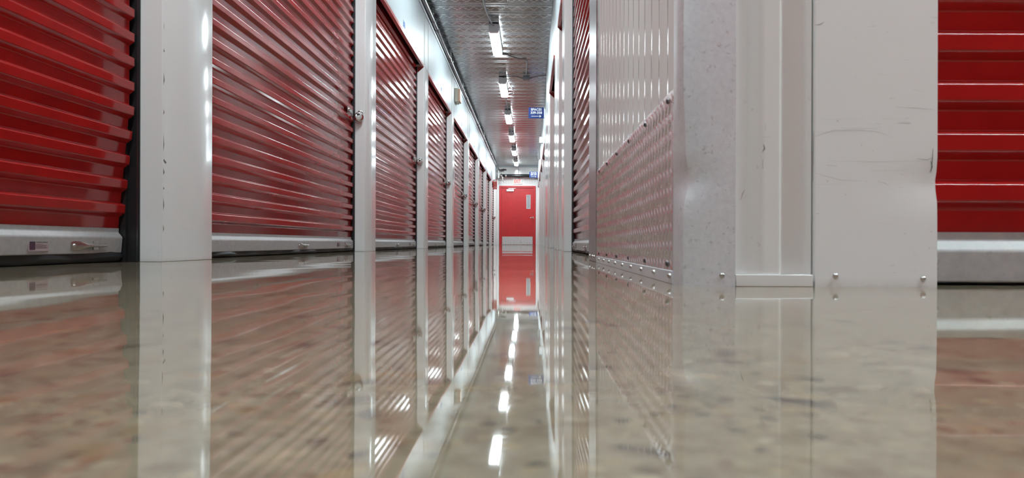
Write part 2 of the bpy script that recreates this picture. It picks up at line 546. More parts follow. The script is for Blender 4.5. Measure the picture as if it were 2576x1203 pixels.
for k in range(len(zs) - 1):
    for j in range(cols - 1):
        a = k * cols + j
        m.f.append([a, a + 1, a + cols + 1, a + cols]); m.sm.append(True)
cg = trim(m, 'galvd', sharp=35, solid=0.0015)
m = MB(); m.dome((0.297, BY0 - 0.003, 0.017), (0, -1, 0), 0.0048, 0.004); m.build('screw', M['zinc'], cg)
# galvanised post closing the block
m = MB(); m.box(BX - 0.006, BX + 0.06, BY1 + 0.03, 2.9, 0, CEIL)
ep = trim(m, 'galv', bevel=0.004)
for q in (2.64, 2.72, 2.83):
    m = MB(); m.dome((BX - 0.006, q, 0.018), (-1, 0, 0), 0.006, 0.006); m.build('screw', M['zinc'], ep)
# white foot channel and flat white corner trim on the front
m = MB(); m.box(0.3185, 0.4375, BY0 - 0.004, BY0 + 0.012, 0.0, 0.0185)
trim(m, 'rib', bevel=0.001)
m = MB()
rows = [0, .05, .1, .13, .15, .165, .18, .2, .22, .25, .35, .6, 1.2, CEIL]
xs = [0.4385, 0.441, 0.50, 0.55, 0.59, 0.615, 0.6285, 0.6295, 0.6295]
for z in rows:
    for j, x in enumerate(xs):
        yy = BY0 - 0.004
        if j == 0: yy = BY0 + 0.010
        if j == 8: yy = BY0 + 0.14
        if j == 7: yy = BY0 - 0.002
        g = 0.004 * math.exp(-((z - 0.16) / 0.02) ** 2) * math.exp(-((x - 0.63) / 0.05) ** 2)
        m.v.append((x - g * 0.4, yy + g, z))
n = len(xs)
for k in range(len(rows) - 1):
    for j in range(n - 1):
        a = k * n + j
        m.f.append([a, a + 1, a + n + 1, a + n]); m.sm.append(True)
ft = trim(m, 'white', sharp=30, solid=0.0015)
for x, z in ((0.472, 0.017), (0.607, 0.013)):
    m = MB(); m.dome((x, BY0 - 0.004, z), (0, -1, 0), 0.0045, 0.004); m.build('screw', M['zinc'], ft)

def ribbon(m, pts, wd, y):
    P = [Vector((p[0], p[1])) for p in pts]
    for k in range(len(P) - 1):
        d = (P[k + 1] - P[k]).normalized(); nrm = Vector((-d.y, d.x)) * wd / 2
        w0 = 0.35 if k == 0 else 1.0; w1 = 0.35 if k == len(P) - 2 else 1.0
        q = [P[k] - nrm * w0, P[k + 1] - nrm * w1, P[k + 1] + nrm * w1, P[k] + nrm * w0]
        m.poly([(v.x, y, v.y) for v in q])
def zp(zx, zy):
    px, py = 1800 + zx / 1.5825, zy / 1.5825
    return ((px - VPX) * 1.146 / F_PX, CAM_H - (py - 612 - (px - VPX) * 0.003) * 1.146 / F_PX)
M['scuff'] = plain('grey_scuff', (0.36, 0.35, 0.32), 0.6)
M['scuffd'] = plain('dark_scuff', (0.13, 0.12, 0.10), 0.6)
m = MB()
for ln, wd in (([(605, 107), (635, 104)], 1.2), ([(640, 295), (680, 298)], .7), ([(780, 355), (825, 368)], .7), ([(715, 427), (800, 431), (866, 437)], 1.0),
               ([(420, 475), (590, 476)], .5), ([(655, 473), (705, 474)], .8), ([(500, 510), (643, 512)], 1.1), ([(388, 546), (425, 533), (470, 520), (560, 518), (640, 525), (700, 545)], .7),
               ([(440, 658), (480, 662)], 1.6), ([(620, 680), (760, 678)], .8), ([(800, 632), (840, 637), (864, 628)], 1.6), ([(770, 725), (864, 730)], .6),
               ([(396, 690), (440, 702), (500, 718), (580, 720)], .7), ([(640, 722), (675, 730), (690, 742)], .9), ([(400, 735), (530, 733)], .5),
               ([(450, 640), (620, 645), (860, 640)], .5), ([(640, 885), (700, 893)], .5), ([(400, 525), (560, 524)], .4)):
    ribbon(m, [zp(*p) for p in ln], wd * 0.0006, BY0 - 0.0044)
m.build('scuff_marks', M['scuff'], ft)
m = MB()
for ln, wd in (([(391, 100), (412, 98), (430, 88)], 1.4), ([(389, 522), (388, 600), (387, 725)], 1.3), ([(864, 592), (861, 640), (857, 690)], 2.2), ([(855, 640), (861, 665), (851, 688)], 2.5),
               ([(400, 850), (412, 852)], 1.6), ([(575, 577), (583, 580)], 1.4), ([(512, 770), (520, 780)], 1.0), ([(750, 929), (756, 932)], 1.5), ([(854, 925), (864, 921)], 1.3)):
    ribbon(m, [zp(*p) for p in ln], wd * 0.0006, BY0 - 0.0045)
m.build('dark_scuffs', M['scuffd'], ft)
m = MB()
for ln, wd in (([(200, 488), (199, 520)], .9), ([(192, 574), (197, 590), (188, 604)], 3), ([(190, 635), (190, 672)], 2.0), ([(118, 754), (110, 770), (101, 797)], 1.5), ([(190, 545), (222, 543)], .6)):
    ribbon(m, [zp(*p) for p in ln], wd * 0.0006, BY0 - 0.0010)
m.build('scuff_marks', M['scuffd'], bpy.data.objects['wall_corner'])
# chipped paint along the fold of the first left post
m = MB()
rnd = random.Random(3)
z = 0.1
while z < 1.0:
    h_ = rnd.uniform(0.01, 0.07)
    m.poly([(-WL + 0.0006, C0 + 0.004, z), (-WL + 0.0006, C0 + 0.004 + rnd.uniform(0.003, 0.009), z + h_ * .4), (-WL + 0.0006, C0 + 0.005, z + h_)])
    z += h_ + rnd.uniform(0.02, 0.09)
m.poly([(-WL + 0.0006, C0 + 0.006, 0.345), (-WL + 0.0006, C0 + 0.026, 0.335), (-WL + 0.0006, C0 + 0.02, 0.330), (-WL + 0.0006, C0 + 0.006, 0.338)])
m.build('chipped_paint', M['scuffd'], bpy.data.objects['trim_4'])

# side aisle behind and beside the camera (closes the room)
m = MB(); m.box(-2.0, 7.5, -9.05, -9.0, 0, CEIL + .05); struct(m.build('wall_back', M['wall']))
m = MB(); m.box(0.33, 7.5, -0.75, -0.70, 0, CEIL + .05); m.box(0.33, 0.38, -9, -0.70, 0, CEIL + .05); struct(m.build('wall_near', M['wall']))
m = MB(); m.box(7.45, 7.5, -1, 2, 0, CEIL + .05); struct(m.build('wall_far_right', M['wall']))
m = MB(); m.box(0.63, 7.5, BY0 + 0.16, BY0 + 0.18, 0, CEIL + .05); m.box(0.63, 7.5, BY0 - 0.0, BY0 + 0.03, HEAD + 0.6, CEIL + .05); struct(m.build('wall_front', M['wall']))

# ------------------------------------------------------------------ roller doors
RP = 0.081
def curtain_profile(z0, z1, dep=0.017):
    """(out, z) from the bottom up: recessed web, outward slope up to the ridge, face, undercut"""
    pts = [(0.0, z0)]
    z = z0 + 0.004
    while z + RP < z1:
        # bottom to top: recess, sloping underside out, raised face, top slope back in
        pts += [(0.0, z + 0.033), (dep, z + 0.046), (dep, z + 0.073), (0.0, z + 0.0805)]
        z += RP
    pts.append((0.0, z1))
    return rounded(pts, 0.0024, 3)

def pull_handle(x, z, parent, flip=1):
    m = MB()
    secs = [(0.0, .010, .0015), (.012, .014, .002), (.040, .014, .003), (.058, .010, .006), (.075, .0065, .0065), (.150, .0055, .0055), (.172, .0045, .0045)]
    nn = 10
    i = 0
    for (a, hz, hy) in secs:
        for j in range(nn):
            t = 2 * math.pi * j / nn
            m.v.append((x + flip * a, 0.010 + hy * 0.6 + hy * math.cos(t) + a * 0.03, z + hz * math.sin(t)))
    for k in range(len(secs) - 1):
        for j in range(nn):
            m.f.append([k * nn + j, k * nn + (j + 1) % nn, (k + 1) * nn + (j + 1) % nn, (k + 1) * nn + j]); m.sm.append(True)
    m.f.append(list(range(nn))); m.sm.append(False)
    m.f.append([(len(secs) - 1) * nn + j for j in range(nn)]); m.sm.append(False)
    m.dome((x + flip * 0.012, 0.013, z), (0, 1, 0), 0.006, 0.005)
    m.prism([(x + flip * .11, z - 0.013), (x + flip * .135, z - 0.013), (x + flip * .135, z + 0.013), (x + flip * .11, z + 0.013)],
            lambda a, p: (p[0], a, p[1]), 0.006, 0.014)
    return m.build('pull_handle', M['zinc'], parent)

def make_door(name, W, lift=0.022, head=True, ceilz=HEAD, flip=False, latch=True, skew=0.0, guides=True, bolt=None, handles=True, gust=True):
    """local frame: x along the opening from its far jamb, y out to the aisle (0 = web of the curtain), z up"""
    r = empty(name)
    fx = (lambda x: W - x) if flip else (lambda x: x)
    bar_h = 0.080
    zb = lift
    zc = zb + bar_h
    def sk(z):
        return -skew * max(0.0, 1 - z / 0.5)
    m = MB()
    x0, x1 = 0.022, W - 0.022
    m.strip(curtain_profile(zc, ceilz + 0.10), lambda a, p: (a, p[0] + sk(p[1]), p[1]), x0, x1, smooth=True, cuts=1)
    m.build('curtain', M['red'], r, fix=False, sharp=50, solid=0.0012)
    # bottom bar
    m = MB()
    bp = [(0.003, zc), (0.003, zc - 0.014), (0.018, zc - 0.030), (0.018, zb + 0.001), (0.016, zb)]
    bp = rounded(bp, 0.003, 2)
    m.strip(bp, lambda a, p: (a, p[0] + sk(p[1]), p[1]), x0 + 0.004, x1 - 0.004, smooth=True)
    m.strip([(0.016, zb), (-0.02, zb), (-0.02, zb + 0.03)], lambda a, p: (a, p[0] + sk(p[1]), p[1]), x0 + 0.004, x1 - 0.004, smooth=False)
    bar = m.build('bottom_bar', M['bar'], r, fix=False, solid=0.0012)
    s0 = sk(zb + 0.03)
    # rubber seal, slightly wavy, hanging under the bar
    m = MB()
    nseg = 40
    for k in range(nseg + 1):
        x = x0 + (x1 - x0) * k / nseg
        wv = 0.003 * math.sin(k * 1.3) + 0.003 * math.sin(k * 0.37 + 1)
        m.v += [(x, -0.012 + s0, zb + 0.004), (x, 0.010 + wv * 1.0 + s0, zb + 0.003), (x, 0.013 + wv * 2 + s0, max(zb * 0.45 + wv, 0.002)), (x, 0.004 + wv + s0, max(zb * 0.1, 0.001)), (x, -0.010 + s0, 0.002)]
    for k in range(nseg):
        for j in range(4):
            a = k * 5 + j
            m.f.append([a, a + 1, a + 6, a + 5]); m.sm.append(True)
    m.build('rubber_seal', M['black'], r, fix=False, solid=0.001)
    if handles:
        hs = pull_handle(0, 0, bar)
        hs.location = (fx(0.30), 0.0085 + s0, zb + 0.024)
        if not flip: hs.rotation_euler = (0, 0, 0); hs.scale = (-1, 1, 1)
        h2 = hs.copy(); COL.objects.link(h2); h2.location = (fx(W * 0.5), 0.0085 + s0, zb + 0.024)
        m = MB(); xs_ = sorted((fx(0.40), fx(0.485)))
        m.box(xs_[0], xs_[1], 0.0182 + s0, 0.0192 + s0, zb + 0.009, zb + 0.045)
        st = m.build('sticker', M['sticker'], bar)
        m = MB()
        X0 = xs_[1] if not flip else xs_[0]
        q = -1 if not flip else 1
        m.box(*sorted((X0 + q * .005, X0 + q * .028)), 0.0193 + s0, 0.0197 + s0, zb + 0.013, zb + 0.038)
        for kk, (ln, zz, th) in enumerate(((.050, .033, .0016), (.030, .028, .0007), (.044, .023, .0012), (.047, .018, .0012))):
            m.box(*sorted((X0 + q * .031, X0 + q * (.031 + ln))), 0.0193 + s0, 0.0197 + s0, zb + zz, zb + zz + th)
        m.build('sticker_print', M['stickerd'], st)
    if bolt:
        m = MB(); m.dome((bolt[0], 0.019, bolt[1]), (0, 1, 0), 0.0082, 0.006, 16); m.build('bolt', M['zinc'], bar)
    if guides:
        for s in (0, 1):
            m = MB()
            xa = 0.0 if s == 0 else W - 0.02
            m.box(xa + 0.0005, xa + 0.0195, -0.05, -0.012, 0.001, ceilz + 0.05)
            xl = (0.0005, 0.006) if s == 0 else (W - 0.006, W - 0.0005)
            m.box(*xl, -0.012, 0.026, 0.001, ceilz)
            xl = (0.006, 0.0085) if s == 0 else (W - 0.0085, W - 0.006)
            gt = m.build('guide_track', M['track'], r)
            m = MB(); m.box(*xl, 0.018, 0.024, 0.001, ceilz); m.build('track_lip', M['pipe'], gt)
    if head:
        m = MB()
        yo = REC + 0.022
        m.box(0.0, W, yo - 0.030, yo + 0.001, ceilz, ceilz + 0.03)
        if gust:
            for xa, sgn in ((0.0005, 1), (W - 0.0005, -1)):
                m.prism([(yo, ceilz), (yo - 0.07, ceilz), (yo - 0.07, ceilz - 0.062)], lambda a, p: (a, p[0], p[1]), xa, xa + sgn * 0.002)
        m.build('header_trim', M['redtrim'], r)
    if latch:
        z = 1.01
        m = MB()
        xa, xb = sorted((fx(0.08), fx(0.19)))
        m.box(xa, xb, 0.0135, 0.0165, z - 0.022, z + 0.036)
        m.box(xa + 0.01, xa + 0.022, 0.0165, 0.030, z - 0.018, z + 0.030)
        m.box(xb - 0.022, xb - 0.01, 0.0165, 0.030, z - 0.018, z + 0.030)
        lt = m.build('latch', M['zinc'], r)
        m = MB()
        xa2, xb2 = sorted((fx(0.05), fx(0.22)))
        m.box(xa2 + 0.022, xb2, 0.019, 0.025, z + 0.002, z + 0.022)
        m.tube([(xb2 - 0.012, 0.024, z + 0.012), (xb2 - 0.012, 0.045, z + 0.016)], 0.006, 8)
        m.build('slide_bolt', M['chrome'], lt)
    return r

# door web sits at x = -(WL + REC + .013 + ...)
YOFF = REC + 0.022       # from corridor plane back to the curtain web (local y = 0)
LW = PITCH - PIL
def place_left(o, i):
    o.location = (-WL - YOFF, C0 + PITCH * i, 0)
    o.rotation_euler = (0, 0, -PHI)
d0 = make_door('roller_door', LW, lift=0.031, latch=False, skew=0.045)
place_left(d0, 0)
tag(d0, 'nearest red roller door on the left wall, raised slightly off the floor', 'roller door', 'red roller doors along the left wall')
dp = make_door('roller_door', LW, lift=0.026)
place_left(dp, 1)
names = {1: 'second red roller door on the left wall, wide, with padlock by the double grey post',
         2: 'third red roller door on the left wall, under the blue number 303',
         3: 'fourth red roller door on the left wall, just before the beige wall box',
         4: 'fifth red roller door on the left wall, loose white strip at its near edge',
         5: 'sixth red roller door from the camera on the left wall',
         6: 'seventh red roller door on the left wall, the farthest but two',
         7: 'eighth red roller door on the left wall, last but one before the exit',
         8: 'last red roller door on the left wall, beside the exit door under the arrow sign'}
tag(dp, names[1], 'roller door', 'red roller doors along the left wall')
for i in range(2, 9):
    o = copy_tree(dp); place_left(o, i); tag(o, names[i], 'roller door', 'red roller doors along the left wall')
# one more behind the camera plane, its reflection lights the near floor
o = copy_tree(d0); place_left(o, -1); tag(o, 'red roller door on the left wall behind the camera', 'roller door', 'red roller doors along the left wall')

def right_door(a, b, ww, label, latch=False, **kw):
    W = b - a
    r = make_door('roller_door', W, flip=True, latch=latch, gust=True, **kw)
    r.location = (ww + YOFF - 0.012, a, 0)
    r.rotation_euler = (0, 0, PHI)
    tag(r, label, 'roller door', 'red roller doors along the right wall')
    return r
right_door(2.92, 5.87, WR, 'red roller door on the right wall just past the tread plate block', lift=0.018)
right_door(6.26, 6.99, WR, 'narrow second red roller door past the tread plate block on the right', handles=False)
right_door(8.14, 10.05, WR, 'third roller door past the tread plate block, just before the first blue sign', handles=False)
for a, b, nm in ((15.3, 17.8, 'roller door on the right wall just beyond the blue 339-358 sign'), (18.2, 20.9, 'second roller door beyond the blue 339-358 sign on the right'),
                 (21.3, 24.0, 'third roller door beyond the blue 339-358 sign on the right'), (24.4, 26.8, 'last roller door on the right wall before the exit door')):
    right_door(a, b, WF, nm, handles=False)
# the door facing the camera at the right end
fd = make_door('roller_door', 2.7, lift=0.006, latch=False, guides=False, head=False, handles=False, bolt=(2.7 - 0.028, 0.040))
fd.location = (0.622 + 2.7, BY0 + 0.065, 0); fd.rotation_euler = (0, 0, math.pi)
tag(fd, 'bright red roller door facing the camera at the far right, beside the flat white trim', 'roller door')

for x in (0.55, 3.4):  # unseen copies added to cut the fill light on the front door
    o = copy_tree(fd); o.location = (x, -0.635, 0); o.rotation_euler = (0, 0, 0)
    tag(o, 'added unseen red roller door across the side aisle, cutting the fill light', 'roller door', 'added unseen doors across the side aisle')

# ------------------------------------------------------------------ disc padlocks
pl = empty('disc_padlock')
m = MB()
R = 0.035
ps, rs = [], []
for yy, rr in ((-0.013, 0.6), (-0.0125, 0.80), (-0.010, 0.93), (-0.004, 1.0), (0.004, 1.0), (0.010, 0.93), (0.013, 0.75)):
    ps.append((0, yy, 0)); rs.append(R * rr)
m.tube(ps, rs, 28)
body = m.build('lock_body', M['chrome'], pl)
m = MB(); m.tube([(0, -0.0128, 0), (0, -0.0155, 0)], [0.011, 0.010], 16); m.build('keyway', M['zinc'], body)
m = MB(); m.prism([(-.026, .006), (-.016, .022), (-.004, .020), (-.002, .008), (-.012, .000)], lambda a, p: (p[0], a, p[1]), -0.0140, -0.012); m.build('shackle_notch', M['black'], body)
m = MB(); m.tube([(-0.012, 0, 0.020), (-0.022, 0.0, 0.034), (-0.008, 0, 0.046), (0.008, 0, 0.040), (0.012, 0, 0.024)], 0.005, 10); m.build('shackle', M['chrome'], pl)
ln = {1: 'largest steel disc padlock, on the second red roller door of the left wall', 2: 'steel disc padlock on the third red roller door of the left wall',
      3: 'steel disc padlock on the fourth red roller door of the left wall', 4: 'small steel disc padlock on the fifth red roller door of the left wall',
      5: 'tiny steel disc padlock on the sixth red roller door of the left wall', 6: 'tiny steel disc padlock on the seventh red roller door of the left wall',
      8: 'steel disc padlock on the last red roller door, beside the exit door'}
for i in (1, 2, 3, 4, 5, 6, 8):
    o = pl if i == 1 else copy_tree(pl)
    o.location = (-1.262, C0 + PITCH * i - 0.040, 0.995)
    o.rotation_euler = (0, 0.5, math.radians(18))
    tag(o, ln[i], 'padlock', 'disc padlocks on the left doors')

# ------------------------------------------------------------------ tread plate guard on the near block
m = MB()
PX = BX - 0.0035
py0, py1, pz0, pz1 = BY0 + 0.059, BY1 + 0.025, 0.022, 0.318
m.box(PX, PX + 0.0025, py0, py1, pz0, pz1)
def lug(yc, zc, ang):
    L, Wd, H = 0.0138, 0.0023, 0.0014
    ca, sa = math.cos(ang), math.sin(ang)
    def T(u, v, h): return (PX - h, yc + u * ca - v * sa, zc + u * sa + v * ca)
    i = len(m.v)
    m.v += [T(-L, 0, 0), T(-L * .5, -Wd, 0), T(L * .5, -Wd, 0), T(L, 0, 0), T(L * .5, Wd, 0), T(-L * .5, Wd, 0), T(-L * .45, 0, H), T(L * .45, 0, H)]
    for f in ((0, 1, 6), (1, 2, 7, 6), (2, 3, 7), (3, 4, 7), (4, 5, 6, 7), (5, 0, 6)):
        m.f.append([i + q for q in f]); m.sm.append(False)
ny = int((py1 - py0) / 0.032)
for a in range(ny):
    for b in range(10):
        for s in (0, 1):
            yc = py0 + 0.016 + (a + 0.5 * s) * 0.032
            zc = pz0 + 0.010 + (b + 0.5 * s) * 0.0305
            if yc < py1 - 0.010 and zc < pz1 - 0.009:
                lug(yc, zc, math.radians(48 if s == 0 else 132))
tp = m.build('tread_plate_guard', M['tread'], fix=False)
tag(tp, 'diamond tread plate guard screwed low on the ribbed white wall of the near block', 'wall guard')
for q in range(6):
    for z in (pz0 + 0.010, pz1 - 0.012):
        yq = py0 + 0.045 + q * 0.245
        mm = MB(); mm.dome((PX, yq, z), (-1, 0, 0), 0.0055, 0.0045); mm.build('screw', M['pipe'], tp)
m = MB(); m.box(BX - 0.0055, BX - 0.002, py0, py1, 0.0, 0.0215)
bs = m.build('base_strip', M['galvd'], bevel=0.0008)
tag(bs, 'narrow galvanised strip with screws under the tread plate guard', 'kick strip')
for q in range(9):
    yq = py0 + 0.012 + q * 0.155
    mm = MB(); mm.dome((BX - 0.0055, yq, 0.013), (-1, 0, 0), 0.0045, 0.0055); mm.build('screw', M['zinc'], bs)

# ------------------------------------------------------------------ ceiling lights
def make_light():
    r = empty('ceiling_light')
    m = MB()
    hp = [(-0.060, 0.100), (-0.068, 0.075), (-0.064, 0.042), (0.064, 0.042), (0.068, 0.075), (0.060, 0.100)]
    m.prism(hp, lambda a, p: (p[0], a, p[1]), 0.0, 1.25)
    m.build('housing', M['housing'], r, bevel=0.004)
    m = MB()
    lp = [(-0.062, 0.042), (-0.062, 0.012), (-0.048, 0.0), (0.048, 0.0), (0.062, 0.012), (0.062, 0.042)]
    m.prism(lp, lambda a, p: (p[0], a, p[1]), 0.075, 1.235)
    m.build('diffuser', M['lamp'], r)
    m = MB(); m.prism([(-0.065, 0.043), (-0.065, 0.010), (-0.045, -0.003), (0.045, -0.003), (0.065, 0.010), (0.065, 0.043)], lambda a, p: (p[0], a, p[1]), 0.002, 0.074)
    m.build('end_cap', M['housing'], r)
    for x in (-0.045, 0.045):
        m = MB(); m.box(x - 0.005, x + 0.005, 0.070, 0.105, -0.005, 0.001); m.build('clip', M['zinc'], r)
    return r
LX, LZ = -0.467, 2.776
lt = make_light()
lt.location = (LX, 9.52, LZ)
lord = ['first and largest tube light in view along the metal deck ceiling', 'second tube light along the ceiling, beside the curved bright conduit',
        'third tube light along the ceiling, level with the first blue sign', 'fourth tube light along the metal deck ceiling', 'fifth tube light along the metal deck ceiling',
        'last tube light before the end wall above the exit']
tag(lt, lord[0], 'ceiling light', 'tube lights along the aisle ceiling')
for k in range(1, 6):
    o = copy_tree(lt); o.location = (LX, 9.52 + 3.06 * k, LZ); tag(o, lord[k], 'ceiling light', 'tube lights along the aisle ceiling')
def brighten(o, mat='lampnear'):
    for ch in o.children:
        if ch.name.startswith('diffuser'):
            ch.data = ch.data.copy(); ch.data.materials.clear(); ch.data.materials.append(M[mat])
brighten([o for o in bpy.data.objects if o.get('label') == lord[5]][0], 'lampend')
for k in range(-4, 0):
    o = copy_tree(lt); o.location = (LX, 9.52 + 3.06 * k, LZ)
    if k < -1: brighten(o)
    tag(o, 'tube light on the aisle ceiling above or behind the camera', 'ceiling light', 'tube lights above and behind the camera')
for x in (1.6, 4.6):
    o = copy_tree(lt); o.location = (x, 0.68, LZ); o.rotation_euler = (0, 0, -PHI); brighten(o, 'lampside')
    tag(o, 'tube light on the side aisle ceiling outside the view', 'ceiling light', 'tube lights above and behind the camera')

# ------------------------------------------------------------------ conduits
def conduit(name, pts, r, mat, label, cat='conduit', group=None):
    m = MB(); m.tube(pts, r, 8)
    return tag(m.build(name, M[mat]), label, cat, group)
def smooth_path(pts, k=6):
    P = [Vector(p) for p in pts]
    out = []
    for i in range(len(P) - 1):
        a = P[max(i - 1, 0)]; b = P[i]; c = P[i + 1]; d = P[min(i + 2, len(P) - 1)]
        for j in range(k):
            t = j / k
            out.append(0.5 * ((2 * b) + (c - a) * t + (2 * a - 5 * b + 4 * c - d) * t * t + (3 * b - a - 3 * c + d) * t ** 3))
    out.append(P[-1])
    return out
CZ = CEIL - 0.012
conduit('conduit', smooth_path([(-0.55, 7.7, CZ), (-0.545, 8.55, CZ), (-0.53, 9.0, CZ - 0.01), (-0.49, 9.35, CZ - 0.03), (LX, 9.53, LZ + 0.08)]), 0.009, 'conduit',
        'grey conduit running into the near end of the first tube light')
conduit('conduit', smooth_path([(LX, 10.77, LZ + 0.06), (-0.43, 10.95, CZ), (-0.2, 11.25, CZ - 0.005), (-0.06, 11.4, CZ), (-0.055, 12.0, CZ), (-0.06, 12.45, CZ)]), 0.007, 'pipe',
        'thin dark cable looping from the first tube light to the ceiling junction box')
m = MB(); m.box(-0.115, -0.005, 12.50, 12.58, CEIL - 0.065, CEIL - 0.001); m.tube([(-0.115, 12.54, CEIL - 0.03), (-0.15, 12.54, CEIL - 0.03)], 0.012, 8); m.tube([(-0.005, 12.54, CEIL - 0.03), (0.03, 12.54, CEIL - 0.03)], 0.012, 8)
tag(m.build('junction_box', M['pipe']), 'dark square junction box on the ceiling right of the second tube light', 'junction box')
conduit('conduit', smooth_path([(0.03, 12.54, CEIL - 0.03), (0.12, 12.5, CZ), (0.3, 12.42, CZ)]), 0.007, 'pipe', 'thin cable from the junction box to the right wall')
conduit('conduit', smooth_path([(-0.15, 12.54, CEIL - 0.03), (-0.25, 12.5, CZ), (-0.35, 12.52, CZ), (-0.42, 12.55, CZ), (LX, 12.6, LZ + 0.09)]), 0.007, 'pipe', 'thin cable from the junction box to the second tube light')
conduit('conduit', smooth_path([(-0.385, 12.62, CZ - 0.02), (-0.37, 12.8, CZ - 0.04), (-0.30, 13.4, CZ - 0.05), (-0.30, 13.7, CZ - 0.05), (-0.37, 13.9, CZ - 0.01)]), 0.010, 'chrome',
        'bright curved flexible conduit beside the second tube light')
cn = ['from the second to the third', 'from the third to the fourth', 'from the fourth to the fifth', 'from the fifth to the last']
for k in range(4):
    ya = 9.52 + 3.06 * (k + 1) + 1.25
    conduit('conduit', [(LX, ya, LZ + 0.07), (LX, ya + 0.12, CZ), (LX, ya + 1.6, CZ), (LX, ya + 1.81, LZ + 0.07)], 0.009, 'conduit',
            'straight ceiling conduit running %s tube light' % cn[k], group='conduits between the tube lights')
conduit('conduit', smooth_path([(LX, 26.07, LZ + 0.05), (-0.42, 26.5, 2.78), (-0.40, 26.85, 2.72), (-0.40, 27.16, 2.64), (-0.40, 27.16, 2.42)]), 0.012, 'conduit',
        'grey conduit from the last tube light down to the EXIT sign')

# ------------------------------------------------------------------ sprinkler pipe along the left wall
PXx, PZ = -WL + 0.036, 2.786
rt = empty('sprinkler_pipe', (0, 0, 0))
m = MB(); m.tube([(PXx, -9, PZ), (PXx, 26.6, PZ)], 0.025, 16); m.build('pipe_run', M['pipe'], rt)
for q in (3.5, 9.5, 10.95, 13.9, 17.0, 20.0, 23.0, 25.6):
    m = MB(); m.tube([(PXx, q - .05, PZ), (PXx, q - .045, PZ), (PXx, q - .02, PZ), (PXx, q - .018, PZ), (PXx, q + .018, PZ), (PXx, q + .02, PZ), (PXx, q + .045, PZ), (PXx, q + .05, PZ)],
                     [.026, .033, .033, .029, .029, .033, .033, .026], 16)
    m.build('coupling', M['pipe'], rt)
for k in range(9):
    q = 9.1 + k * 2.05
    m = MB()
    ring = [(PXx + 0.034 * math.cos(t), q, PZ + 0.034 * math.sin(t)) for t in [2 * math.pi * j / 16 for j in range(17)]]
    m.tube(ring, 0.004, 6); m.tube([(PXx, q, PZ + 0.034), (PXx, q, CEIL + 0.0)], 0.005, 6)
    m.build('hanger', M['zinc'], rt)
tag(rt, 'dark steel sprinkler pipe with couplings running along the top of the left wall', 'pipe')
m = MB(); m.tube([(-WL - 0.014, -9, TOPL + 0.10), (-WL - 0.014, 26.6, TOPL + 0.10)], 0.012, 10)
tag(m.build('conduit', M['track']), 'thin black conduit behind the sprinkler pipe on the left wall', 'conduit')

rt = empty('fire_main', (0, 0, 0))
FY, FZ = 26.95, 2.508
m = MB(); m.tube([(-1.06, FY, FZ), (WF + 0.0, FY, FZ)], 0.057, 24); m.build('pipe_run', M['bpipe'], rt)
for q in (-1.02, -0.86, 0.2):
    m = MB(); m.tube([(q - .03, FY, FZ), (q - .025, FY, FZ), (q + .025, FY, FZ), (q + .03, FY, FZ)], [.057, .070, .070, .057], 20); m.build('coupling', M['zinc'], rt)
m = MB()
m.tube(smooth_path([(PXx + 0.02, 26.6, PZ), (PXx + 0.06, 26.85, PZ - .02), (-1.13, FY - 0.02, 2.70), (-1.13, FY - 0.02, 2.42)]), 0.03, 12)
m.tube([(-1.13, FY - 0.02, 2.56), (-1.13, FY - 0.02, 2.44)], 0.052, 14)
m.build('riser', M['zinc'], rt)
m = MB()
m.tube([(-1.10, FY - 0.05, 2.715), (-1.02, FY - 0.05, 2.715)], 0.018, 10)
m.tube([(-1.02, FY - 0.05, 2.715), (-0.98, FY - 0.05, 2.72), (-0.88, FY - 0.05, 2.722), (-0.83, FY - 0.05, 2.715)], [.02, .032, .03, .008], 12)
m.build('valve_lever', M['track'], rt)
m = MB()
m.tube([(-0.98, FY - 0.03, 2.50), (-0.98, FY - 0.03, 2.34), (-0.94, FY - 0.04, 2.30), (-0.94, FY - 0.04, 2.24)], [.018, .018, .022, .006], 10)
m.tube([(-1.13, FY - 0.03, 2.33), (-0.95, FY - 0.04, 2.33)], .012, 8)
m.build('drain_valve', M['zinc'], rt)
tag(rt, 'thick black fire main with valves crossing above the exit door', 'pipe')

# ------------------------------------------------------------------ signs
def spaces_sign(d, xr, zc, lines, label):
    s = empty('direction_sign', (xr, d, zc))
    Wd, Hd = 0.295, 0.206
    m = MB(); m.box(-Wd, 0, 0, 0.006, -Hd / 2, Hd / 2); m.build('sign_board', M['blue'], s, bevel=0.001)
    m = MB(); m.box(0, 0.022, -0.012, 0.016, -0.085, 0.075); m.box(-0.004, 0.004, -0.003, 0.010, -0.105, 0.105); m.build('bracket', M['signwhite'], s)
    text_mesh('lettering', lines[0], 0.060, M['signwhite'], s, (-Wd / 2, -0.0015, 0.062), (PHI, 0, 0), bold=0.0012, sx=1.03)
    text_mesh('lettering', lines[1], 0.062, M['signwhite'], s, (-Wd / 2, -0.0015, 0.002), (PHI, 0, 0), bold=0.0012, sx=1.06)
    m = MB(); m.box(-Wd + 0.055, -0.06, -0.002, -0.0005, -0.066, -0.058)
    m.prism([(-0.052, -0.062), (-0.085, -0.040), (-0.090, -0.048), (-0.070, -0.062), (-0.090, -0.076), (-0.085, -0.084)], lambda a, p: (p[0], a, p[1]), -0.002, -0.0005)
    m.build('arrow', M['signwhite'], s)
    tag(s, label, 'sign')
    return s
spaces_sign(13.93, 0.268, 2.508, ('SPACES', '339-358'), 'blue SPACES 339-358 arrow sign projecting from the right wall near the ceiling')
spaces_sign(25.6, 0.283, 2.42, ('SPACES', '359-397'), 'small far blue SPACES 359-397 arrow sign by the end wall')
es = empty('exit_sign', (-0.445, D_END - 0.012, 2.32))
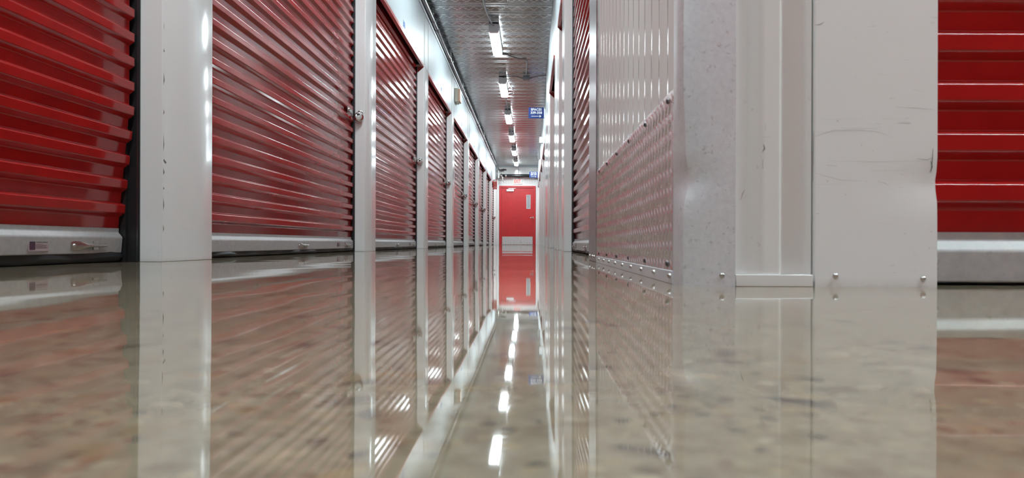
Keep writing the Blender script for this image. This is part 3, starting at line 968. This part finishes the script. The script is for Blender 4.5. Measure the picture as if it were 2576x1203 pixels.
m = MB(); m.box(-0.165, 0.165, -0.050, 0.0, -0.102, 0.102); m.build('housing', M['signwhite'], es, bevel=0.004)
m = MB(); m.box(-0.150, 0.150, -0.053, -0.0502, -0.088, 0.088); m.build('lit_face', M['exitface'], es)
text_mesh('lettering', 'EXIT', 0.185, M['exitred'], es, (0, -0.0545, 0.0), (PHI, 0, 0), bold=0.003, sx=0.62)
tag(es, 'lit EXIT sign with red letters above the red exit door', 'exit sign')
fs = empty('arrow_sign', (-WL + 0.001, 24.9, 2.03))
m = MB(); m.prism([(0.0, -0.16), (0.125, -0.16), (0.125, 0.16), (0.0, 0.16)], lambda a, p: (p[0], a, p[1]), 0.0, 0.003)
m.build('sign_board', M['signred'], fs)
m = MB()
m.box(0.010, 0.115, -0.0012, -0.0004, 0.10, 0.145)
m.box(0.045, 0.080, -0.0012, -0.0004, -0.09, 0.10)
m.prism([(0.0625, -0.150), (0.110, -0.085), (0.015, -0.085)], lambda a, p: (p[0], a, p[1]), -0.0012, -0.0004)
m.build('arrow', M['signwhite'], fs)
m = MB()
m.box(0.050, 0.075, -0.0018, -0.0013, -0.08, 0.09)
m.prism([(0.0625, -0.135), (0.090, -0.095), (0.035, -0.095)], lambda a, p: (p[0], a, p[1]), -0.0018, -0.0013)
m.build('arrow_fill', M['signred'], fs)
tag(fs, 'red sign with white down arrow projecting beside the exit door', 'sign')

# unit numbers printed on the wall above the left doors
for i, num in ((2, '303'), (3, '305'), (4, '307'), (5, '309')):
    o = text_mesh('unit_number', num, 0.085, M['bluetext'], None, (-WL + 0.0012, C0 + PITCH * i - 1.35, 2.185), (PHI, 0, PHI), extrude=0.0004)
    tag(o, {2: 'blue unit number 303 printed on the wall above the third left door', 3: 'blue unit number above the fourth left roller door',
            4: 'blue unit number above the fifth left roller door', 5: 'blue unit number above the sixth left roller door'}[i], 'unit number', 'blue unit numbers on the left wall')

# ------------------------------------------------------------------ small wall fittings
hb = empty('wall_box', (-WL, 12.24, 2.48))
m = MB(); m.box(0.001, 0.055, -0.14, 0.14, -0.11, 0.11); m.build('box_body', M['beige'], hb, bevel=0.004)
m = MB(); m.box(0.055, 0.088, -0.12, 0.12, -0.10, 0.10); m.build('cover', M['peach'], hb, bevel=0.004)
tag(hb, 'beige wall box with peach cover high on the left wall past the fourth door', 'wall box')
m = MB(); m.box(WF - 0.085, WF, 17.0, 17.12, 2.36, 2.50); m.box(WF - 0.088, WF - 0.085, 17.02, 17.10, 2.38, 2.48)
tag(m.build('wall_box', M['signwhite'], bevel=0.003), 'small white box on the right wall just beyond the first blue sign', 'wall box')
m = MB(); m.box(WF - 0.065, WF, 21.9, 22.1, 2.55, 2.76)
tag(m.build('wall_box', M['signwhite'], bevel=0.003), 'larger white box high on the right wall nearer the end wall', 'wall box')
m = MB()
yy = C0 + PITCH * 3 + PIL
pts = []
for z, o_, t in ((0.78, 0.030, 0.0), (0.80, 0.012, 0), (0.95, 0.004, 0), (1.2, 0.010, 0), (1.35, 0.004, 0), (1.5, 0.012, 0), (1.59, 0.004, 0)):
    pts.append((o_, z))
m.strip(pts, lambda a, p: (-WL + 0.001 + p[0], a, p[1]), yy - 0.035, yy + 0.012, smooth=False)
tag(m.build('edge_strip', M['signwhite'], fix=False, solid=0.002), 'loose white edge strip hanging on the post before the fifth left door', 'edge strip')
m = MB(); m.box(-WL + 0.0005, -WL + 0.008, 21.2, 21.28, 0.72, 1.02)
tag(m.build('edge_strip', M['signwhite'], bevel=0.001), 'short pale strip on a far left post near the exit', 'edge strip')

# ------------------------------------------------------------------ exit door
ed = empty('door_1', ((DX0 + DX1) / 2, D_END - 0.01, 0)); ed['kind'] = 'structure'
ed['label'] = 'red exit door with narrow window and steel kick plate at the end of the aisle'
hw = (DX1 - DX0) / 2
m = MB()
fwid = 0.072
m.box(-hw, -hw + fwid, -0.06, 0.02, 0, DTOP); m.box(hw - fwid, hw, -0.06, 0.02, 0, DTOP); m.box(-hw + fwid, hw - fwid, -0.06, 0.02, DTOP - fwid, DTOP)
m.build('door_frame', M['reddoor'], ed, bevel=0.003)
m = MB()
wx0, wx1, wz0, wz1 = 0.335, 0.465, 1.33, 1.82
lw = hw - fwid - 0.004
for q in ((-lw, wx0, 0.012, DTOP - fwid - 0.004), (wx1, lw, 0.012, DTOP - fwid - 0.004), (wx0, wx1, 0.012, wz0), (wx0, wx1, wz1, DTOP - fwid - 0.004)):
    m.box(q[0], q[1], -0.022, 0.018, q[2], q[3])
leaf = m.build('door_leaf', M['reddoor'], ed)
m = MB()
for q in ((wx0 - .012, wx0 + .006, wz0 - .012, wz1 + .012), (wx1 - .006, wx1 + .012, wz0 - .012, wz1 + .012), (wx0, wx1, wz0 - .012, wz0 + .006), (wx0, wx1, wz1 - .006, wz1 + .012)):
    m.box(q[0], q[1], -0.030, -0.020, q[2], q[3])
vf = m.build('window_frame', M['zinc'], leaf)
m = MB(); m.box(wx0, wx1, -0.004, 0.002, wz0, wz1); m.build('pane', M['glass'], leaf)
m = MB(); m.box(-lw + 0.03, lw - 0.03, -0.025, -0.0222, 0.018, 0.305); m.build('kick_plate', M['kick'], ed)
m = MB(); m.box(-lw, lw, -0.03, 0.02, 0.0005, 0.010); m.build('threshold', M['zinc'], ed)
m = MB()
m.tube([(0.575, -0.022, 1.0), (0.575, -0.040, 1.0)], 0.033, 18)
m.tube(smooth_path([(0.575, -0.04, 1.0), (0.575, -0.075, 1.0), (0.55, -0.082, 1.0), (0.46, -0.080, 0.998)]), 0.013, 10)
m.build('lever_handle', M['chrome'], ed)
m = MB(); m.box(-0.40, -0.13, -0.085, -0.0225, 1.955, 2.035); cb = m.build('door_closer', M['signwhite'], ed, bevel=0.006)
m = MB(); m.box(-0.35, -0.07, -0.10, -0.09, 2.05, 2.068); m.tube([(-0.33, -0.095, 2.04), (-0.33, -0.095, 2.075)], 0.02, 10); m.build('closer_arm', M['chrome'], cb)
for z in (0.25, 1.1, 1.9):
    m = MB(); m.tube([(-lw - 0.002, -0.028, z - 0.05), (-lw - 0.002, -0.028, z + 0.05)], 0.007, 8); m.build('hinge', M['reddoor'], ed)
